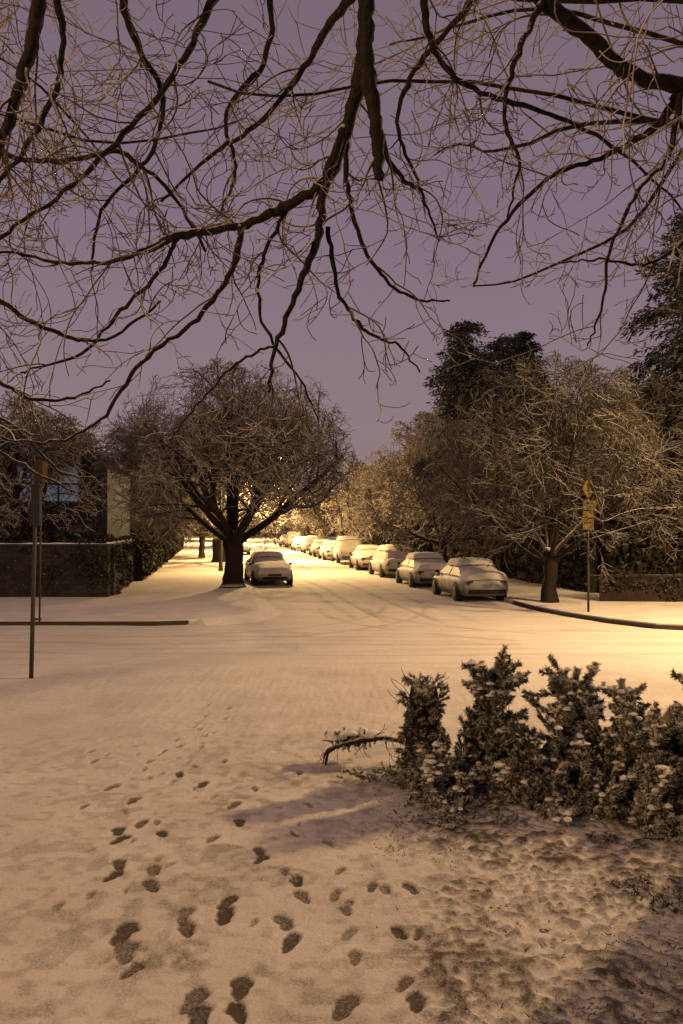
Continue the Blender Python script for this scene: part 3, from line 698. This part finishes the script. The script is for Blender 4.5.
    pad(r1-.20,r2+.24,.73,.73,roof+z0,roof+z0,.21)
    pad(r3-.12,2.30,.90,.74,.98+z0,.66+z0,.20)
    if kind=='sedan':
        pad(-2.30,r0+.1,.80,.90,rearz-.06+z0,rearz+.02+z0,.22)
        pad(r0-.05,r1-.10,.81,.69,1.02+z0,roof-.08+z0,.08)
    pad(r2+.25,r3+.05,.70,.83,roof-.14+z0,.99+z0,.08)
    if kind!='sedan': pad(-2.26,-2.0,.74,.8,rearz-.04+z0,rearz+z0,.08)
    s.obj('snow_cover',M_SNOW,e)
    return e
R.seed(12)
rz=YAW
rowR=[(29.7,'sedan',(.07,.06,.055),'dark saloon car with thick snow on roof and boot'),
(35.9,'sedan',(.05,.055,.06),'dark blue saloon car under a layer of snow'),
(42.6,'wagon',(.15,.14,.125),'pale estate car coated in snow'),
(49.5,'sedan',(.09,.035,.03),'dark red saloon car under snow'),
(56.5,'suv',(.08,.07,.06),'tall dark utility car under snow'),
(63.5,'sedan',(.12,.12,.12),'silver saloon car under snow'),
(70.5,'sedan',(.08,.07,.07),'dark saloon car under snow'),(78,'wagon',(.1,.1,.1),'grey estate car under snow'),
(86,'sedan',(.1,.1,.1),'grey saloon car under snow'),(94,'suv',(.1,.1,.1),'tall dark utility car under snow'),(103,'sedan',(.1,.1,.1),'grey saloon car under snow')]
for i,(y,k,c_,lb) in enumerate(rowR):
    car((kx_r(y)-1.08+R.uniform(-.08,.08),y+1.0,.005),rz+R.uniform(-.02,.02),c_,lb,k)
car((-3.32,38.3,.005),rz+math.pi+.07,(.14,.13,.12),'snow-covered saloon car facing the crossing beside a thick tree','sedan')
for y,k in ((76,'sedan'),(84,'sedan')):
    car((kx_l(y)+1.15,y,.005),rz+math.pi,(.08,.08,.08),'snow-covered car parked along the tree-lined kerb',k)

# ------------------------------------------------------------------ signs
g=G(32,678,.1)
e=empty('sign_post',(g.x,g.y,.06),'slim dark steel post with small orange plate seen edge-on','sign')
m=MB(); m.tube([Vector((0,0,0)),Vector((.03,0,1.5)),Vector((.07,0,3.3))],[.036,.034,.03],10); m.obj('post',M_STEEL,e)
m=MB(); m.tube([Vector((.11,.06,0.95)),Vector((.13,.05,3.6))],[.016,.016],6); m.box((.1,.03,1.0),(.1,.05,.03)); m.box((.11,.03,2.4),(.1,.05,.03)); m.obj('support_rod',M_STEEL,e)
m=MB(); m.box((.12,.07,3.42),(.13,.34,.34),rz=.1); m.obj('sign_plate',M_ORG,e,smooth=False)
m=MB(); m.box((.07,.02,2.85),(.13,.12,.65)); m.box((.07,.02,3.185),(.17,.16,.03)); m.obj('sign_box',M_DARK,e,smooth=False)
g=G(588,612,.13)
e=empty('road_sign',(g.x,g.y,.13),'dull yellow warning sign stack on a thin post at the corner','sign')
m=MB(); m.tube([Vector((0,0,0)),Vector((0,0,3.75))],[.035,.03],8); m.obj('post',M_STEEL,e)
def diamond(z,s,y,rot):
    m=MB(); c_,s_=math.cos(rot),math.sin(rot)
    for k,(q,yy) in enumerate(((s,y),(s,y+.02))):
        m.poly([(0,yy,z-q),(q*c_,yy+q*s_,z),(0,yy,z+q),(-q*c_,yy-q*s_,z)][::(1 if k==0 else -1)])
    return m
m=diamond(3.50,.31,-.05,.7); dm=m.obj('diamond_plate',M_YEL,e,smooth=False)
m=MB(); m.poly([(-.03,-.085,3.35),(.03,-.07,3.35),(.03,-.07,3.58),(-.03,-.085,3.58)]); m.poly([(-.08,-.14,3.56),(.08,-.02,3.56),(0,-.07,3.68)]); m.obj('arrow_symbol',M_BLK,dm,smooth=False)
m=MB(); m.box((.02,-.06,3.04),(.46,.02,.28),rz=.45); a=m.obj('upper_plate',M_YEL,e,smooth=False)
m=MB(); m.box((.02,-.082,3.08),(.3,.006,.03),rz=.45); m.box((.02,-.082,2.99),(.24,.006,.03),rz=.45); m.obj('lettering_strip',M_BLK,a,smooth=False)
m=MB(); m.box((-.02,-.06,2.60),(.36,.02,.52),rz=.3); a=m.obj('lower_plate',M_YEL,e,smooth=False)
m=MB(); m.box((-.02,-.082,2.68),(.22,.006,.05),rz=.3); m.box((-.02,-.082,2.54),(.22,.006,.04),rz=.3); m.obj('lettering_strip',M_BLK,a,smooth=False)

# ------------------------------------------------------------------ cut firs
def spray(mb,pts,needle,dens,rad0=.008,tip=0.0):
    mb.tube(pts,[rad0]*len(pts),3,1,cap=False)
    ns=len(pts)-1
    for i in range(ns):
        a,b=pts[i],pts[i+1]; t=(b-a); L=t.length; t=t/L if L>0 else Vector((1,0,0))
        n=int(L*dens)
        pr=tip*(i+1)/ns
        for k in range(n):
            o=a.lerp(b,R.random()); s=rv(); s=(s-t*s.dot(t)).normalized()
            d=(s+t*R.uniform(.3,1.0)).normalized(); wv=d.cross(rv()).normalized()*needle*.13
            q=needle*R.uniform(.7,1.2)
            mb.poly([o-wv,o+wv,o+d*q],2 if (s.z>-.2 and R.random()<pr) else 0)
FM=[M_FIR,M_BARK,M_FIRS]
def blob(mb,c,rx,rz_):
    n,mr=8,4; b=len(mb.v)
    for i in range(mr+1):
        ph=math.pi*.5*i/mr
        for k in range(n):
            a=6.283*k/n; q=math.cos(ph)*rx*R.uniform(.8,1.2)
            mb.v.append(Vector((c[0]+math.cos(a)*q,c[1]+math.sin(a)*q,c[2]+math.sin(ph)*rz_)))
    for i in range(mr):
        for k in range(n): a=b+i*n+k; d=b+i*n+(k+1)%n; mb.f.append((a,d,d+n,a+n)); mb.m.append(3)
def cut_fir(loc,axis_,Ln,Rb,label,seed,whorls=9,perw=6,needle=.042,dens=1000,tipup=.06,snow=1.0):
    R.seed(seed)
    e=empty('cut_fir_tree',loc,label,'cut fir tree','discarded cut fir trees in a heap')
    ax=Vector(axis_).normalized(); t=MB(); t.tube([Vector((0,0,0)),ax*Ln*.5,ax*Ln],[.045,.03,.008],8); t.obj('trunk',M_BARK,e)
    c=MB(); gzz=.0
    for wi in range(whorls):
        f=(wi+.2)/whorls; p0=ax*Ln*(.02+.93*f)
        for k in range(perw):
            if R.random()<.15: continue
            s=rv(); s=(s-ax*s.dot(ax)).normalized(); d=(s+ax*R.uniform(.0,.7)+Vector((0,0,R.uniform(-.3,.5)))).normalized()
            L=Rb*(1-f*.55)*R.uniform(.35,1.6); n=5; pts=[p0.copy()]; p=p0.copy()
            tu=R.uniform(-.06,.22)
            for i in range(n):
                d=(d+rv()*.24+Vector((0,0,tu))).normalized(); p=p+d*L/n
                if p.z<gzz: p.z=gzz+R.random()*.04
                pts.append(p.copy())
            tp=R.choice((.2,.7,1.3,1.8))*snow
            spray(c,pts,needle,dens*.8,tip=tp)
            if tp>1 and R.random()<.8: blob(c,pts[-1]-d*.01,R.uniform(.025,.06),R.uniform(.018,.036))
            for i in range(1,n+1):
                for sd in (-1,1):
                    if R.random()<.2: continue
                    tn=(pts[i]-pts[i-1])
                    if tn.length<1e-5: continue
                    tn.normalize(); sv=tn.cross(Vector((0,0,1))+rv()*.5).normalized()*sd
                    dd=(tn*.7+sv*R.uniform(.6,1)+Vector((0,0,.1))).normalized(); l2=L*(.40-.22*i/n)*R.uniform(.8,1.2)
                    q=pts[i].copy(); pp=[q.copy()]
                    for j in range(3): dd=(dd+rv()*.2+Vector((0,0,tipup))).normalized(); q=q+dd*l2/3; q.z=max(q.z,gzz); pp.append(q.copy())
                    spray(c,pp,needle*R.uniform(.9,1.25),dens,tip=tp)
                    if tp>1 and R.random()<.3: blob(c,pp[-1],R.uniform(.02,.045),R.uniform(.014,.03))
    spray(c,[ax*Ln*.85,ax*Ln*.95,ax*Ln*1.04],needle*1.4,dens*2.5,tip=1)
    c.obj('crown',FM+[M_SNOW],e,smooth=False)
    return e
def gz(px,py): g=G(px,py,.1); return (g.x,g.y,.1)
cut_fir(gz(474,782),(.20,.0,1),1.14,.44,'dense dark cut fir standing upright with snowy tips',101,10,9,snow=.6)
cut_fir(gz(505,795),(.8,-.1,.40),.80,.46,'squat cut fir with rounded snowy tufts',103,8,8,snow=.8)
cut_fir(gz(555,778),(.20,.1,.85),1.05,.46,'cut fir leaning, narrow top lit by lamplight',102,9,7)
cut_fir(gz(600,790),(.55,.1,.55),.90,.52,'cut fir leaning among others with snow on needles',104,8,8,snow=1.2)
cut_fir(gz(622,778),(.05,.2,.9),.92,.36,'small cut fir poking up from the heap',108,8,6,snow=1.2)
cut_fir(gz(545,812),(1,-.10,.10),1.5,.36,'cut fir lying flat on the snow in front of the heap',105,10,7)
cut_fir(gz(630,828),(1,.15,.14),1.2,.40,'cut fir lying on its side at the front of the heap',109,9,8,snow=1.3)
cut_fir(gz(712,785),(-.75,.1,.50),.85,.48,'cut fir toppled toward the middle of the heap',106,8,8,snow=1.3)
cut_fir(gz(690,770),(.1,.1,.9),.95,.34,'small cut fir standing at the end of the heap',113,8,6,snow=1.3)
cut_fir(gz(470,800),(-.7,.1,.25),.65,.32,'small cut fir lying low beside the stump',107,7,7)
cut_fir(gz(650,800),(.5,.2,.35),.65,.50,'squat cut fir filling the far end of the heap',112,8,8,snow=1.4)
g=gz(420,774); e=empty('tree_stump',g,'dark ragged stump wrapped in snowy fir sprigs','tree stump')
R.seed(9); m=MB(); n=18
hs=[0,.1,.3,.5,.7,.86,.95]; rs=[.20,.18,.16,.165,.16,.13,.07]
for h,r_ in zip(hs,rs):
    for k in range(n):
        a=2*math.pi*k/n; q=r_*(1+.14*math.sin(k*2.1)+R.uniform(-.10,.10)); m.v.append(Vector((math.cos(a)*q+.04*h,math.sin(a)*q,h*1.0+(R.uniform(-.07,.07) if h>.75 else 0))))
for i in range(len(hs)-1):
    for k in range(n): a=i*n+k; c_=i*n+(k+1)%n; m.f.append((a,c_,c_+n,a+n)); m.m.append(0)
m.f.append(tuple((len(hs)-1)*n+k for k in range(n))); m.m.append(0); m.obj('trunk',M_BARKD,e)
m=MB()
for i in range(9):
    a=R.random()*6.28; p=Vector((math.cos(a)*.06,math.sin(a)*.06,R.uniform(.6,.85))); d=Vector((math.cos(a)*.5,math.sin(a)*.5,R.uniform(.3,1))).normalized(); pts=[p]
    for j in range(6): d=(d+rv()*.3).normalized(); pts.append(pts[-1]+d*.055)
    m.tube(pts,[.006,.006,.005,.004,.003,.003,.003],3,cap=False)
m.obj('twigs',M_TWIG,e)
m=MB()
for i in range(300):
    a=R.random()*6.28; z=R.uniform(.02,.96); rr=.15+.06*math.sin(z*9+a*2); rr=rr if z<.8 else rr-(z-.8)*.5; p=Vector((math.cos(a)*rr+.03,math.sin(a)*rr,z)); d=Vector((math.cos(a),math.sin(a),R.uniform(-.6,1.2))).normalized(); pts=[p]
    for j in range(3): d=(d+rv()*.3).normalized(); pts.append(pts[-1]+d*R.uniform(.018,.04))
    spray(m,pts,.034,900,.005,tip=.3 if z<.8 else 1)
m.obj('fir_sprigs',FM,e,smooth=False)
g=gz(324,764); e=empty('fallen_branch',g,'bent bare branch with snow lying beside the stump','branch')
m=MB(); A=Vector(g)
def q(px,py,d,r): 
    v=P(px,py,d)-A; return (v.x,v.y,v.z,r)
d0=g[1]
pp,rr=catmull([q(324,763,d0,.024),q(330,749,d0,.028),q(350,742,d0+.05,.026),q(385,737,d0+.1,.028),q(415,744,d0+.1,.024)],6,.007,.12)
m.tube(pp,rr,8); m.obj('branch_stem',M_BARK,e)
m=MB(); 
for i in range(22):
    k=R.randrange(4,len(pp)); p=pp[k]; d=(rv()+Vector((.2,0,.1))).normalized(); grow([m,m],p,d,R.uniform(.12,.35),.006,0,dict(nearcfg,rmin=.0025,max=1),None)
m.obj('twigs',M_TWIG,e)
m=MB()
g2=P(352,734,d0+.2)-A
for i in range(150):
    p=g2+Vector((R.gauss(0,.12),R.uniform(-.1,.1),R.uniform(-.10,.01))); d=(rv()+Vector((0,0,-.1))).normalized(); pts=[p]
    for j in range(3): pts.append(pts[-1]+(d+rv()*.2)*.022)
    spray(m,pts,.028,900,.006,tip=.9)
m.obj('fir_sprigs',FM,e,smooth=False)
m=MB()
for i in range(12): 
    blob(m,g2+Vector((-.2+i*.038,R.uniform(-.06,.06),R.uniform(-.03,.02))),R.uniform(.06,.10),R.uniform(.03,.06))
m.m=[0]*len(m.f); m.obj('snow_lump',M_SNOW,e)
R.seed(41)
for px,py,s in ((440,822,1.0),(465,812,.9),(527,803,.8),(370,778,.8),(395,772,.7),(640,885,.8),(665,905,.8),(560,815,.7),(425,806,.6),(505,822,.5),(600,842,.6),(655,838,.9),(500,800,1.1),(545,800,1.1),(590,815,1.1),(640,815,1.1),(675,825,1.1),(450,790,.9),(410,785,.9)):
    g=gz(px,py); c=MB()
    for i in range(int(32*s)):
        p=Vector((R.gauss(0,.13*s),R.gauss(0,.09*s),R.uniform(.0,.06))); d=Vector((R.gauss(0,1),R.gauss(0,1),R.uniform(0,.6))).normalized(); pts=[p]
        for j in range(3): d=(d+rv()*.25).normalized(); qn=pts[-1]+d*.024; qn.z=max(qn.z,.0); pts.append(qn)
        spray(c,pts,.026,800,.005,tip=.6)
    o=c.obj('fir_clump',FM,None,smooth=False); o.location=(g[0],g[1],.1); tag(o,'broken fir sprigs scattered on the trodden snow','fir sprigs','broken fir sprigs on the snow')
c=MB()
for i in range(9000):
    x=R.uniform(.1,3.6); y=R.uniform(4.3,8.2); z=.09
    if R.random()>(x-.05)/1.3: continue
    p=Vector((x,y,z)); d=Vector((R.gauss(0,1),R.gauss(0,1),R.uniform(.1,.9))).normalized(); L=R.uniform(.012,.045)
    c.tube([p,p+d*L*.5,p+d*L+Vector((0,0,-L*.2))],[.004,.0035,.0015],3,cap=False)
o=c.obj('grass_litter',M_BARK,None); o['kind']='stuff'; o['label']='grass blades and litter poking through the snow'; o['category']='grass'
